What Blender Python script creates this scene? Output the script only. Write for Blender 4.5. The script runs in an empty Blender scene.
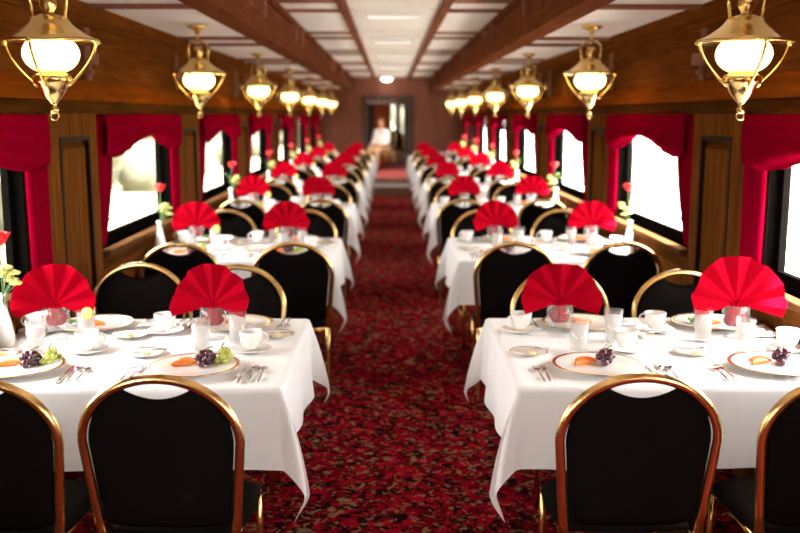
import bpy, math, random
from mathutils import Vector, Matrix
random.seed(7)
PI = math.pi
COL = bpy.context.scene.collection
R = math.radians

# ------------------------------------------------------------------ mesh builder
class MB:
    def __init__(s):
        s.v = []; s.f = []; s.sm = []
    def add(s, vs, fs, smooth=False):
        o = len(s.v)
        s.v += [tuple(p) for p in vs]
        s.f += [tuple(i + o for i in f) for f in fs]
        s.sm += [smooth] * len(fs)
        return s
    def box(s, x0, x1, y0, y1, z0, z1, b=0.0):
        x0, x1 = min(x0, x1), max(x0, x1); y0, y1 = min(y0, y1), max(y0, y1)
        if b <= 0:
            vs = [(x, y, z) for z in (z0, z1) for y in (y0, y1) for x in (x0, x1)]
            fs = [(0, 2, 3, 1), (4, 5, 7, 6), (0, 1, 5, 4), (2, 6, 7, 3), (0, 4, 6, 2), (1, 3, 7, 5)]
            return s.add(vs, fs)
        # chamfered box: loops along z
        b = min(b, (x1 - x0) / 2.01, (y1 - y0) / 2.01, (z1 - z0) / 2.01)
        def ring(z, i):
            a, c, d, e = x0 + i, x1 - i, y0 + i, y1 - i
            k = b
            return [(a + k, d, z), (c - k, d, z), (c, d + k, z), (c, e - k, z), (c - k, e, z), (a + k, e, z), (a, e - k, z), (a, d + k, z)]
        k = b * 0.999
        vs = []
        zs = [(z0, k * .9), (z0 + b, 0), (z1 - b, 0), (z1, k * .9)]
        for z, i in zs:
            vs += ring(z, i * .5)
        fs = [tuple(range(7, -1, -1))]
        for r in range(3):
            for j in range(8):
                fs.append((r * 8 + j, r * 8 + (j + 1) % 8, (r + 1) * 8 + (j + 1) % 8, (r + 1) * 8 + j))
        fs.append(tuple(range(24, 32)))
        return s.add(vs, fs)
    def lathe(s, prof, n=24, c=(0, 0, 0), cap=True):
        vs = []; fs = []
        m = len(prof)
        for r, z in prof:
            for k in range(n):
                a = 2 * PI * k / n
                vs.append((c[0] + r * math.cos(a), c[1] + r * math.sin(a), c[2] + z))
        for i in range(m - 1):
            for k in range(n):
                fs.append((i * n + k, i * n + (k + 1) % n, (i + 1) * n + (k + 1) % n, (i + 1) * n + k))
        if cap:
            if prof[0][0] > 1e-4: fs.append(tuple(range(n - 1, -1, -1)))
            if prof[-1][0] > 1e-4: fs.append(tuple(range((m - 1) * n, m * n)))
        return s.add(vs, fs, True)
    def tube(s, pts, r, n=10, closed=False, flat=1.0):
        P = [Vector(p) for p in pts]; m = len(P)
        rr = r if isinstance(r, (list, tuple)) else [r] * m
        T = []
        for i in range(m):
            a = P[(i - 1) % m] if (closed or i > 0) else P[i]
            b = P[(i + 1) % m] if (closed or i < m - 1) else P[i]
            T.append((b - a).normalized())
        t = T[0]
        u = t.orthogonal().normalized()
        if abs(t.x) < .9:
            u = (Vector((1, 0, 0)) - t * t.x).normalized()
        vs = []
        for i in range(m):
            t = T[i]
            u = (u - t * u.dot(t)).normalized()
            w = t.cross(u)
            for k in range(n):
                a = 2 * PI * k / n
                vs.append(P[i] + rr[i] * (math.cos(a) * u + flat * math.sin(a) * w))
        fs = []
        for i in range(m if closed else m - 1):
            j = (i + 1) % m
            for k in range(n):
                fs.append((i * n + k, i * n + (k + 1) % n, j * n + (k + 1) % n, j * n + k))
        if not closed:
            fs.append(tuple(range(n - 1, -1, -1))); fs.append(tuple(range((m - 1) * n, m * n)))
        return s.add(vs, fs, True)
    def sphere(s, c, r, n=12, m=8, sc=(1, 1, 1)):
        vs = [(c[0], c[1], c[2] - r * sc[2])]
        for i in range(1, m):
            ph = -PI / 2 + PI * i / m
            for k in range(n):
                a = 2 * PI * k / n
                vs.append((c[0] + r * sc[0] * math.cos(ph) * math.cos(a), c[1] + r * sc[1] * math.cos(ph) * math.sin(a), c[2] + r * sc[2] * math.sin(ph)))
        vs.append((c[0], c[1], c[2] + r * sc[2]))
        fs = []
        for k in range(n):
            fs.append((0, 1 + (k + 1) % n, 1 + k))
        for i in range(m - 2):
            for k in range(n):
                a = 1 + i * n
                fs.append((a + k, a + (k + 1) % n, a + n + (k + 1) % n, a + n + k))
        l = len(vs) - 1; a = 1 + (m - 2) * n
        for k in range(n):
            fs.append((a + k, a + (k + 1) % n, l))
        return s.add(vs, fs, True)
    def grid(s, fn, nu, nv, smooth=True):
        vs = [fn(i / nu, j / nv) for i in range(nu + 1) for j in range(nv + 1)]
        fs = []
        for i in range(nu):
            for j in range(nv):
                a = i * (nv + 1) + j
                fs.append((a, a + nv + 1, a + nv + 2, a + 1))
        return s.add(vs, fs, smooth)
    def xf(s, M):
        s.v = [tuple(M @ Vector(p)) for p in s.v]
        return s
    def build(s, name, mat, parent=None, solid=0.0, merge=False):
        me = bpy.data.meshes.new(name)
        me.from_pydata(s.v, [], s.f)
        me.polygons.foreach_set('use_smooth', s.sm)
        if merge:
            import bmesh
            bm = bmesh.new(); bm.from_mesh(me)
            bmesh.ops.remove_doubles(bm, verts=bm.verts, dist=1e-5)
            bmesh.ops.recalc_face_normals(bm, faces=bm.faces)
            bm.to_mesh(me); bm.free()
        me.materials.append(mat)
        me.update()
        o = bpy.data.objects.new(name, me)
        COL.objects.link(o)
        if parent: o.parent = parent
        if solid:
            md = o.modifiers.new('thick', 'SOLIDIFY'); md.thickness = solid; md.offset = 0
        return o

def empty(name, loc=(0, 0, 0), rz=0):
    o = bpy.data.objects.new(name, None); COL.objects.link(o)
    o.empty_display_size = .05
    o.location = loc; o.rotation_euler = (0, 0, rz)
    return o
def tag(o, label, cat, group=None, kind=None):
    o['label'] = label; o['category'] = cat
    if group: o['group'] = group
    if kind: o['kind'] = kind
    return o
def struct(o):
    o['kind'] = 'structure'
    return o
def copy_tree(o, parent=None):
    c = o.copy(); COL.objects.link(c); c.parent = parent
    for ch in list(o.children):
        copy_tree(ch, c)
    return c
USED = {}
def place(proto, loc, rz=0, label=None, group=None):
    o = copy_tree(proto) if USED.get(proto.name) else proto
    USED[proto.name] = True
    o.location = loc
    o.rotation_euler = (0, 0, rz)
    if label: o['label'] = label
    if group: o['group'] = group
    return o

# ------------------------------------------------------------------ materials
def mat(name):
    m = bpy.data.materials.new(name); m.use_nodes = True
    nt = m.node_tree
    return m, nt, nt.nodes['Principled BSDF']
def simple(name, col, rough=.5, metal=0, coat=0, bump=0, bscale=60, var=0, sheen=0, spec=.5):
    m, nt, b = mat(name)
    b.inputs['Base Color'].default_value = (*col, 1)
    b.inputs['Roughness'].default_value = rough
    b.inputs['Metallic'].default_value = metal
    b.inputs['Coat Weight'].default_value = coat
    b.inputs['Sheen Weight'].default_value = sheen
    b.inputs['Specular IOR Level'].default_value = spec
    tc = nt.nodes.new('ShaderNodeTexCoord')
    n = nt.nodes.new('ShaderNodeTexNoise'); n.inputs['Scale'].default_value = bscale
    nt.links.new(tc.outputs['Object'], n.inputs['Vector'])
    if var:
        mx = nt.nodes.new('ShaderNodeMixRGB')
        mx.inputs[1].default_value = (*[c * (1 - var) for c in col], 1)
        mx.inputs[2].default_value = (*[min(1, c * (1 + var)) for c in col], 1)
        nt.links.new(n.outputs['Fac'], mx.inputs[0]); nt.links.new(mx.outputs[0], b.inputs['Base Color'])
    if bump:
        bp = nt.nodes.new('ShaderNodeBump'); bp.inputs['Strength'].default_value = bump; bp.inputs['Distance'].default_value = .01
        nt.links.new(n.outputs['Fac'], bp.inputs['Height']); nt.links.new(bp.outputs[0], b.inputs['Normal'])
    return m
def wood(name, c1, c2, rough=.35, axis='Z', coat=.4):
    m, nt, b = mat(name)
    tc = nt.nodes.new('ShaderNodeTexCoord'); mp = nt.nodes.new('ShaderNodeMapping')
    sc = {'Z': (14, 14, 1.2), 'Y': (14, 1.2, 14), 'X': (1.2, 14, 14)}[axis]
    mp.inputs['Scale'].default_value = sc
    n = nt.nodes.new('ShaderNodeTexNoise'); n.inputs['Scale'].default_value = 2.2; n.inputs['Detail'].default_value = 6; n.inputs['Distortion'].default_value = .6
    cr = nt.nodes.new('ShaderNodeValToRGB')
    cr.color_ramp.elements[0].position = .3; cr.color_ramp.elements[0].color = (*c1, 1)
    cr.color_ramp.elements[1].position = .72; cr.color_ramp.elements[1].color = (*c2, 1)
    nt.links.new(tc.outputs['Object'], mp.inputs['Vector']); nt.links.new(mp.outputs[0], n.inputs['Vector'])
    nt.links.new(n.outputs['Fac'], cr.inputs[0]); nt.links.new(cr.outputs[0], b.inputs['Base Color'])
    b.inputs['Roughness'].default_value = rough + .12; b.inputs['Specular IOR Level'].default_value = 0; b.inputs['Coat Weight'].default_value = 0; b.inputs['Coat Roughness'].default_value = .2
    return m
def emit(name, col, strength):
    m = bpy.data.materials.new(name); m.use_nodes = True; nt = m.node_tree
    nt.nodes.clear()
    e = nt.nodes.new('ShaderNodeEmission'); o = nt.nodes.new('ShaderNodeOutputMaterial')
    e.inputs[0].default_value = (*col, 1); e.inputs[1].default_value = strength
    nt.links.new(e.outputs[0], o.inputs[0])
    return m
def thin_glass(name, tint=(1, 1, 1), milk=0.0, refl=.5):
    m = bpy.data.materials.new(name); m.use_nodes = True; nt = m.node_tree
    nt.nodes.clear()
    o = nt.nodes.new('ShaderNodeOutputMaterial')
    t = nt.nodes.new('ShaderNodeBsdfTransparent'); t.inputs[0].default_value = (*tint, 1)
    g = nt.nodes.new('ShaderNodeBsdfGlossy'); g.inputs['Roughness'].default_value = .04
    lw = nt.nodes.new('ShaderNodeLayerWeight'); lw.inputs[0].default_value = .5
    pw = nt.nodes.new('ShaderNodeMath'); pw.operation = 'POWER'; pw.inputs[1].default_value = 3.5
    ml = nt.nodes.new('ShaderNodeMath'); ml.operation = 'MULTIPLY_ADD'; ml.inputs[1].default_value = refl; ml.inputs[2].default_value = .03
    nt.links.new(lw.outputs['Facing'], pw.inputs[0]); nt.links.new(pw.outputs[0], ml.inputs[0])
    mx = nt.nodes.new('ShaderNodeMixShader')
    nt.links.new(ml.outputs[0], mx.inputs[0]); nt.links.new(t.outputs[0], mx.inputs[1]); nt.links.new(g.outputs[0], mx.inputs[2])
    out = mx
    if milk:
        d = nt.nodes.new('ShaderNodeBsdfDiffuse'); d.inputs[0].default_value = (.9, .88, .84, 1)
        m2 = nt.nodes.new('ShaderNodeMixShader'); m2.inputs[0].default_value = milk
        nt.links.new(mx.outputs[0], m2.inputs[1]); nt.links.new(d.outputs[0], m2.inputs[2]); out = m2
    nt.links.new(out.outputs[0], o.inputs[0])
    return m

def carpet_mat():
    m, nt, b = mat('red_leaf_carpet')
    L = nt.links.new
    tc = nt.nodes.new('ShaderNodeTexCoord')
    def noise(scale, detail, off, dist=0.8):
        mp = nt.nodes.new('ShaderNodeMapping'); mp.inputs['Location'].default_value = (off, off * 1.7, 0)
        L(tc.outputs['Object'], mp.inputs['Vector'])
        n = nt.nodes.new('ShaderNodeTexNoise'); n.inputs['Scale'].default_value = scale; n.inputs['Detail'].default_value = detail
        n.inputs['Distortion'].default_value = dist
        L(mp.outputs[0], n.inputs['Vector']); return n
    def ramp(n, p0, p1):
        r = nt.nodes.new('ShaderNodeValToRGB'); r.color_ramp.elements[0].position = p0; r.color_ramp.elements[1].position = p1
        L(n.outputs['Fac'], r.inputs[0]); return r
    red = nt.nodes.new('ShaderNodeMixRGB'); red.inputs[1].default_value = (.12, .002, .008, 1); red.inputs[2].default_value = (.33, .006, .018, 1)
    L(ramp(noise(16, 2, 3.3), .40, .62).outputs[0], red.inputs[0])
    dk = nt.nodes.new('ShaderNodeMixRGB'); dk.inputs[2].default_value = (.018, .006, .006, 1)
    L(red.outputs[0], dk.inputs[1]); L(ramp(noise(15, 1.5, 11.1, 1.6), .51, .57).outputs[0], dk.inputs[0])
    tn = nt.nodes.new('ShaderNodeMixRGB'); tn.inputs[2].default_value = (.23, .15, .07, 1)
    L(dk.outputs[0], tn.inputs[1]); L(ramp(noise(17, 2, 27.4, 1.8), .58, .64).outputs[0], tn.inputs[0])
    L(tn.outputs[0], b.inputs['Base Color'])
    b.inputs['Roughness'].default_value = .95; b.inputs['Specular IOR Level'].default_value = .0
    return m

M_CARPET = carpet_mat()
M_WOOD = wood('panel_wood', (.10, .032, .0065), (.19, .068, .014), .33, 'Z')
M_WOODY = wood('rail_wood', (.062, .021, .005), (.12, .042, .010), .33, 'Y')
M_FRIEZE = wood('frieze_wood', (.115, .034, .007), (.20, .063, .013), .38, 'Y')
M_COVE = wood('cove_wood', (.17, .040, .004), (.27, .066, .007), .2, 'Y')
M_COVE.node_tree.nodes['Principled BSDF'].inputs['Specular IOR Level'].default_value = 0
M_BATTEN = wood('batten_wood', (.16, .06, .034), (.25, .10, .06), .45, 'Y', .2)
M_BATTENX = wood('cross_batten_wood', (.20, .08, .048), (.30, .125, .08), .45, 'X', .2)
M_BEAM = wood('beam_wood', (.11, .032, .014), (.18, .056, .024), .4, 'Y')
M_BRACK = wood('bracket_highlight_wood', (.26, .12, .085), (.36, .17, .12), .45, 'Z', .2)  # lighter mauve puts the pinkish edge highlights into the bracket colour
M_GROOVE = simple('groove_shade', (.022, .008, .003), .6, spec=.05)  # dark strips round the panels stand in for groove shade
M_ENDW = wood('end_wall_wood', (.20, .075, .048), (.29, .12, .078), .45, 'Z', .2)
M_DFRAME = wood('door_frame_wood', (.07, .045, .038), (.12, .075, .06), .5, 'Z', .1)
M_DOOR = wood('door_wood', (.30, .075, .018), (.45, .13, .03), .4, 'Z')
M_CEIL = simple('ceiling_panel_paint', (.90, .865, .855), .7, var=.03, bscale=4)
M_JAMB = simple('dark_jamb', (.004, .0035, .003), .8, spec=0)
M_SILL = wood('sill_wood', (.09, .04, .015), (.15, .07, .03), .25, 'Y')
M_CLOTH = simple('white_linen', (.86, .85, .84), .85, bump=.06, bscale=420, sheen=.2)
M_RED = simple('red_napkin_cotton', (.32, .0005, .009), .9, spec=.02, bump=.1, bscale=300, var=.12)
M_CURT = simple('crimson_velvet', (.22, .0006, .014), .85, spec=0, bump=.1, bscale=90, var=.15)
M_GOLD = simple('gold_tube', (.80, .52, .20), .24, metal=1)
M_BRASS = simple('lamp_brass', (.90, .68, .28), .22, metal=1)
M_BLACK = simple('black_vinyl', (.006, .0045, .004), .55, bump=.12, bscale=240, spec=.01)
M_CHROME = simple('cutlery_steel', (.62, .58, .55), .22, metal=1)
M_CHINA = simple('white_china', (.88, .86, .82), .15, coat=.4)
M_RIM = simple('gold_rim', (.80, .52, .20), .25, metal=1)
M_GLASS = thin_glass('clear_glass', (.98, .98, .98), .05, .35)
M_WATER = thin_glass('ice_water', (.96, .95, .93), .5, .35)
M_PANE = thin_glass('window_glass', (1, 1, 1), 0, .12)
M_GRAPE = simple('dark_grape', (.065, .010, .022), .2, coat=.5)
M_GREENG = simple('green_grape', (.42, .45, .08), .25, coat=.4)
M_ORANGE = simple('orange_fruit', (.85, .22, .04), .4, var=.2, bscale=40)
M_LEAF = simple('garnish_leaf', (.12, .24, .03), .5, var=.3, bscale=30)
M_STEM = simple('stem_green', (.10, .18, .04), .5)
M_YEL = simple('pale_yellow_green_bloom', (.62, .62, .18), .6, var=.25, bscale=50)
M_ROSE = simple('red_rose', (.70, .012, .02), .55, var=.2, bscale=40)
M_LEMON = simple('lemon', (.85, .68, .16), .4)
M_COFFEE = simple('butter', (.85, .72, .35), .5)
M_GLOBE = emit('opal_globe_glow', (1.0, .68, .25), 17)
def globe_grad():
    # the flame sits at mid height: the opal glass glows most there
    nt = M_GLOBE.node_tree; L = nt.links.new
    tc = nt.nodes.new('ShaderNodeTexCoord'); sp = nt.nodes.new('ShaderNodeSeparateXYZ'); L(tc.outputs['Object'], sp.inputs[0])
    a = nt.nodes.new('ShaderNodeMath'); a.operation = 'ADD'; a.inputs[1].default_value = .325; L(sp.outputs['Z'], a.inputs[0])
    m = nt.nodes.new('ShaderNodeMath'); m.operation = 'MULTIPLY'; m.inputs[1].default_value = 1 / .068; L(a.outputs[0], m.inputs[0])
    q = nt.nodes.new('ShaderNodeMath'); q.operation = 'POWER'; q.inputs[1].default_value = 1.0; ab = nt.nodes.new('ShaderNodeMath'); ab.operation = 'ABSOLUTE'; L(m.outputs[0], ab.inputs[0]); L(ab.outputs[0], q.inputs[0])
    r = nt.nodes.new('ShaderNodeMath'); r.operation = 'SUBTRACT'; r.inputs[0].default_value = 1; r.use_clamp = True; L(q.outputs[0], r.inputs[1])
    t = nt.nodes.new('ShaderNodeMath'); t.operation = 'MULTIPLY_ADD'; t.inputs[1].default_value = 6.5; t.inputs[2].default_value = .6; L(r.outputs[0], t.inputs[0])
    L(t.outputs[0], [n for n in nt.nodes if n.type == 'EMISSION'][0].inputs[1])
globe_grad()
M_DIFF = emit('ceiling_diffuser_glow', (1.0, .92, .80), .72)
M_DOME = emit('dome_lamp_glow', (1.0, .98, .95), 6)
M_STEPT = simple('tan_riser', (.30, .20, .12), .6)
M_STEPW = simple('pale_nosing', (.62, .57, .50), .5)
M_LAND = simple('landing_carpet', (.26, .035, .03), .95, var=.2, bscale=30)
M_VEST = simple('vestibule_wall', (.30, .24, .20), .6)
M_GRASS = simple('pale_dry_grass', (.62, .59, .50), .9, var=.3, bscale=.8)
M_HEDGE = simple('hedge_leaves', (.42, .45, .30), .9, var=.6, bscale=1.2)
M_HEDGEL = simple('shaded_hedge_leaves', (.085, .085, .055), .9, var=.7, bscale=.5)  # darkened hedge copy with the shade put into its colour
M_GRASSL = simple('darkened_grass', (.20, .18, .10), .9, var=.35, bscale=.8)  # darkened grass copy so the left view comes out less bright
M_SKIN = simple('skin', (.62, .33, .22), .55)
M_HAIR = simple('brown_hair', (.09, .04, .02), .6)
M_SHIRT = simple('white_shirt_cotton', (.85, .84, .82), .85)
M_TROUS = simple('tan_trousers_cotton', (.50, .33, .18), .85)
M_SHOE = simple('dark_shoe', (.02, .015, .012), .5)

# ------------------------------------------------------------------ layout numbers
P = 2.6
HW = 1.54                 # half width of the car
END = 20.2
PW = 2.53                 # window pitch
WIN0 = 4.74 - PW           # near edge of the first window bay in view
NW = 7
CZ, SZ = 2.38, 2.13       # centre and side ceiling heights
T = .09                   # wall thickness
ORD = ['nearest', 'second', 'third', 'fourth', 'fifth', 'sixth', 'farthest']
BACK = -3.2
bays = [WIN0 + PW * k for k in range(-2, NW)]
O0, O1 = .10, .18         # opening insets in a bay
WID = 1.83
ZS, ZT = .90, 1.60        # sill, head
SIDES = ((-1, 'left'), (1, 'right'))

# ------------------------------------------------------------------ setting
fl = MB().box(-HW - T, HW + T, BACK, END, -.05, 0)
struct(fl.build('floor', M_CARPET))
for sx, side in SIDES:
    w = MB()
    a, b = sx * HW, sx * (HW + T)
    w.box(a, b, BACK, END, 0, ZS)
    w.box(a, b, BACK, END, ZT, SZ + .05)
    y = BACK
    for s in bays:
        w.box(a, b, y, s + O0, ZS, ZT)
        y = s + WID - O1
    w.box(a, b, y, END, ZS, ZT)
    struct(w.build('wall_' + side, M_WOOD))
we = MB()
DX0, DX1, DZ = -.52, .36, 1.90
we.box(-HW - T, DX0, END, END + .1, 0, CZ + .06)
we.box(DX1, HW + T, END, END + .1, 0, CZ + .06)
we.box(DX0, DX1, END, END + .1, DZ, CZ + .06)
we.box(DX0, DX1, END, END + .1, 0, .30)
struct(we.build('wall_far', M_ENDW))
struct(MB().box(-HW - T, HW + T, BACK - .1, BACK, 0, CZ + .06).build('wall_back', M_ENDW))
c = MB()
c.box(-.90, .90, BACK, END, CZ, CZ + .06)
for sx in (-1, 1):
    c.box(sx * .86, sx * (HW + T), BACK, END, SZ, SZ + .05)
struct(c.build('ceiling', M_CEIL))

TN = [0]
def trim(mb, m, merge=False):
    TN[0] += 1
    return struct(mb.build('trim_%d' % TN[0], m, merge=merge))
# big beams with a moulded foot
for sx in (-1, 1):
    b = MB().box(sx * .84, sx * .95, BACK, END, 2.12, CZ)
    b.box(sx * .825, sx * .965, BACK, END, 2.095, 2.13, .006)
    b.box(sx * .815, sx * .84, BACK, END, CZ - .05, CZ)
    trim(b, M_BEAM)
    trim(MB().box(sx * .335, sx * .40, BACK, END, CZ - .035, CZ + .001, .006), M_BATTEN)
    # cornice at wall top
    k = MB()
    k.box(sx * (HW - .05), sx * HW, BACK, END, SZ - .07, SZ)
    k.box(sx * (HW - .03), sx * HW, BACK, END, SZ - .10, SZ - .07)
    trim(k, M_FRIEZE)
    # frieze
    f = MB().box(sx * (HW - .012), sx * HW, BACK, END, 1.75, SZ - .10)
    f.box(sx * (HW - .022), sx * (HW - .012), BACK, END, 1.955, 1.985)
    trim(f, M_FRIEZE)
    # cove (sloping moulding) and rail over the windows
    pts = [(HW - .012, 1.765), (HW - .02, 1.75), (HW - .04, 1.725), (HW - .055, 1.69), (HW - .06, 1.665), (HW, 1.665), (HW, 1.765)]
    vs = []; n = len(pts)
    for yy in (BACK, END):
        vs += [(sx * p[0], yy, p[1]) for p in pts]
    fs = [(i, (i + 1) % n, n + (i + 1) % n, n + i) for i in range(n)] + [tuple(range(n)), tuple(range(n, 2 * n))]
    trim(MB().add(vs, fs), M_COVE, True)
    r = MB().box(sx * (HW - .035), sx * HW, BACK, END, 1.605, 1.665, .006)
    trim(r, M_WOODY)
    # chair rail and skirting below the windows
    trim(MB().box(sx * (HW - .02), sx * HW, BACK, END, .80, .86, .005), M_WOODY)
    struct(MB().box(sx * (HW - .02), sx * HW, BACK, END, 0, .12, .005).build('baseboard_' + ('left' if sx < 0 else 'right'), M_WOODY))
# pillar panels, brackets, cross battens
for s in bays[1:]:
    p0, p1 = s + WID, s + PW
    if p1 > END - .8: p1 = END
    for sx in (-1, 1):
        x0 = sx * (HW - .034); x1 = sx * HW
        m = MB()
        m.box(x0, x1, p0, p0 + .16, .13, 1.605, .004); m.box(x0, x1, p1 - .12, p1, .13, 1.605, .004)
        if p1 - p0 > .5:
            m.box(x0, x1, p0 + .16, p1 - .12, 1.50, 1.605); m.box(x0, x1, p0 + .16, p1 - .12, .13, .30)
            # raised field
            xa, xb = sx * (HW - .028), sx * (HW - .001)
            ya, yb = p0 + .19, p1 - .15
            vs = [(xb, ya, .33), (xb, yb, .33), (xb, yb, 1.47), (xb, ya, 1.47), (xa, ya + .03, .36), (xa, yb - .03, .36), (xa, yb - .03, 1.44), (xa, ya + .03, 1.44)]
            m.add(vs, [(0, 1, 5, 4), (1, 2, 6, 5), (2, 3, 7, 6), (3, 0, 4, 7), (4, 5, 6, 7)])
        trim(m, M_WOOD)
        if p1 - p0 > .5:
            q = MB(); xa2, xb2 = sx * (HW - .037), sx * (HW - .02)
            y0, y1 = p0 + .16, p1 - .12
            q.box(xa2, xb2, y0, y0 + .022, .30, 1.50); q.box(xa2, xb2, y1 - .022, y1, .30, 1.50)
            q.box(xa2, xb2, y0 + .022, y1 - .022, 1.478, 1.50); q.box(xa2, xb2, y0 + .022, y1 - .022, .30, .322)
            trim(q, M_GROOVE)
        for py in (p0 + .03, p1 - .07):
            if py > END - .1: continue
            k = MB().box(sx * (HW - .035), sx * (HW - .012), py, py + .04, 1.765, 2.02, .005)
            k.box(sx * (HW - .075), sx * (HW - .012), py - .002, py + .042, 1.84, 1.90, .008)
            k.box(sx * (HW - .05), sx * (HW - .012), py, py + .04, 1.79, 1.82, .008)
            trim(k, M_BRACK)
            if py < END:
                trim(MB().box(sx * .965, sx * (HW - .05), py - .012, py + .052, SZ - .02, SZ + .001), M_BATTENX)
                trim(MB().box(sx * .395, sx * .815, py - .012, py + .052, CZ - .02, CZ + .001), M_BATTENX)
        for py in (p0 + 1.3, p0 + 1.92):
            if py < END - .2:
                k = MB().box(sx * .84, sx * .80, py, py + .045, 2.20, 2.34, .006).box(sx * .84, sx * .785, py - .004, py + .049, 2.30, 2.345, .006)
                trim(k, M_BATTENX)
    for py in (p0 + .03, p1 - .07):
        if py < END - .1:
            trim(MB().box(-.345, .345, py, py + .035, CZ - .008, CZ + .001), M_CEIL)
# end wall mouldings
for x0, x1 in ((-1.45, -.98), (-.93, -.70), (.54, .88), (.93, 1.45)):
    m = MB()
    for z0, z1 in ((.35, .95), (1.02, 1.62), (1.70, 2.02)):
        ya, yb = END - .02, END
        m.box(x0, x1, ya, yb, z0, z0 + .035); m.box(x0, x1, ya, yb, z1 - .035, z1)
        m.box(x0, x0 + .035, ya, yb, z0, z1); m.box(x1 - .035, x1, ya, yb, z0, z1)
    trim(m, M_ENDW)
trim(MB().box(-HW, HW, END - .03, END, CZ - .10, CZ, .005), M_ENDW)
df = MB()
df.box(DX0 - .12, DX0, END - .035, END + .1, .0, DZ + .1, .006)
df.box(DX1, DX1 + .12, END - .035, END + .1, .0, DZ + .1, .006)
df.box(DX0, DX1, END - .035, END + .1, DZ, DZ + .1, .006)
trim(df, M_DFRAME)

# windows
wi = 0
for sx, side in SIDES:
    for s in bays:
        wi += 1
        y0, y1 = s + O0, s + WID - O1
        root = struct(empty('window_%d' % wi, (sx * HW, (y0 + y1) / 2, ZS)))
        hy = (y1 - y0) / 2; hz = ZT - ZS
        f = MB()
        xa, xb = 0.002, T
        f.box(sx * xa, sx * xb, -hy, -hy + .012, 0, hz); f.box(sx * xa, sx * xb, hy - .012, hy, 0, hz)
        f.box(sx * xa, sx * xb, -hy, hy, hz - .012, hz)
        f.box(sx * .045, sx * .075, -hy + .012, -hy + .055, .0, hz); f.box(sx * .045, sx * .075, hy - .055, hy - .012, .0, hz)
        f.box(sx * .045, sx * .075, -hy + .055, hy - .055, .0, .055); f.box(sx * .045, sx * .075, -hy + .055, hy - .055, hz - .05, hz - .012)
        f.build('window_frame', M_JAMB, root)
        MB().box(sx * .058, sx * .062, -hy + .05, hy - .05, .05, hz - .045).build('pane', M_PANE, root)
        MB().box(-sx * .055, sx * .06, -hy - .02, hy + .02, -.03, .0, .006).build('window_sill', M_SILL, root)
        L = bpy.data.lights.new('daylight_portal', 'AREA'); L.shape = 'RECTANGLE'; L.size = y1 - y0; L.size_y = hz
        L.cycles.is_portal = True
        lo = bpy.data.objects.new('daylight_portal', L); COL.objects.link(lo)
        lo.location = (sx * (HW + T + .01), (y0 + y1) / 2, (ZS + ZT) / 2)
        lo.rotation_euler = Vector((-sx, 0, 0)).to_track_quat('-Z', 'Y').to_euler()

# curtains and valances
def valance_proto():
    def fn(u, v):
        y = (u - .5) * (WID - .10)
        s = abs(2 * u - 1)
        # swag bottom: peak in the middle, low towards both ends
        drop = .125 + .10 * math.sin(PI * min(1, s / .78) * .5) ** 1.6 - .02 * max(0, (s - .78) / .22)
        zz = -drop * v
        fold = .019 * math.sin(v * 15 + 3.0 * math.sin(PI * s)) * v + .006 * math.sin(y * 38)
        fold *= 1 - s ** 6; 
        belly = .018 * math.sin(PI * v) * (.4 + .6 * math.sin(PI * min(1, s / .9 + .05)))
        return (-(.02 + fold + belly), y, zz)
    root = empty('window_valance')
    MB().grid(fn, 64, 18).build('swag', M_CURT, root, solid=.006)
    MB().box(-.012, .0, -WID / 2 + .05, WID / 2 - .05, -.055, 0).build('header_board', M_CURT, root)
    return tag(root, 'x', 'valance')
def curtain_proto(sgn, taper):
    # sgn +1: hangs at the low-y side of the window (near the viewer); folds gather towards the pillar
    root = empty('window_curtain')
    def fn(u, v):
        w = .27 - .20 * (v ** 1.5) + .03 * math.sin(PI * v) if taper else .225 - .03 * v
        y = sgn * (u * w)
        fold = .016 * math.sin(u * 22 + v * .6) * (1 - .3 * v)
        return (-(.022 + fold), y, -.002 - .668 * v)
    o = MB().grid(fn, 40, 20).build('drape', M_CURT, root, solid=.005)
    def ft(u, v):
        a = 2 * PI * v
        return (-.024 + .024 * math.cos(a), sgn * (-.004 + .115 * u), -.55 + .010 * u + .014 * math.sin(a))
    if taper: MB().grid(ft, 4, 12).build('tieback', M_CURT, root)
    return tag(root, 'x', 'curtain')
VP = valance_proto(); NT = curtain_proto(1, True); FT = curtain_proto(-1, True); NS = curtain_proto(1, False); FS = curtain_proto(-1, False)
for sx, side in SIDES:
    for k in range(NW):
        s = bays[k + 2]
        wn = '%s %s window' % (ORD[k], side) if k not in () else ''
        rz = 0 if sx > 0 else PI
        place(VP, (sx * (HW - .042), s + WID / 2, ZT), rz, 'crimson swagged valance over the %s' % wn, 'valances over the windows')
        if not (k == 0):
            place(NT if sx > 0 else FT, (sx * HW, s, ZT), rz, 'crimson curtain at the near edge of the %s' % wn, 'curtains at the windows')
        place(FS if sx > 0 else NS, (sx * HW, s + WID, ZT), rz, 'crimson curtain at the far edge of the %s' % wn, 'curtains at the windows')

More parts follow.
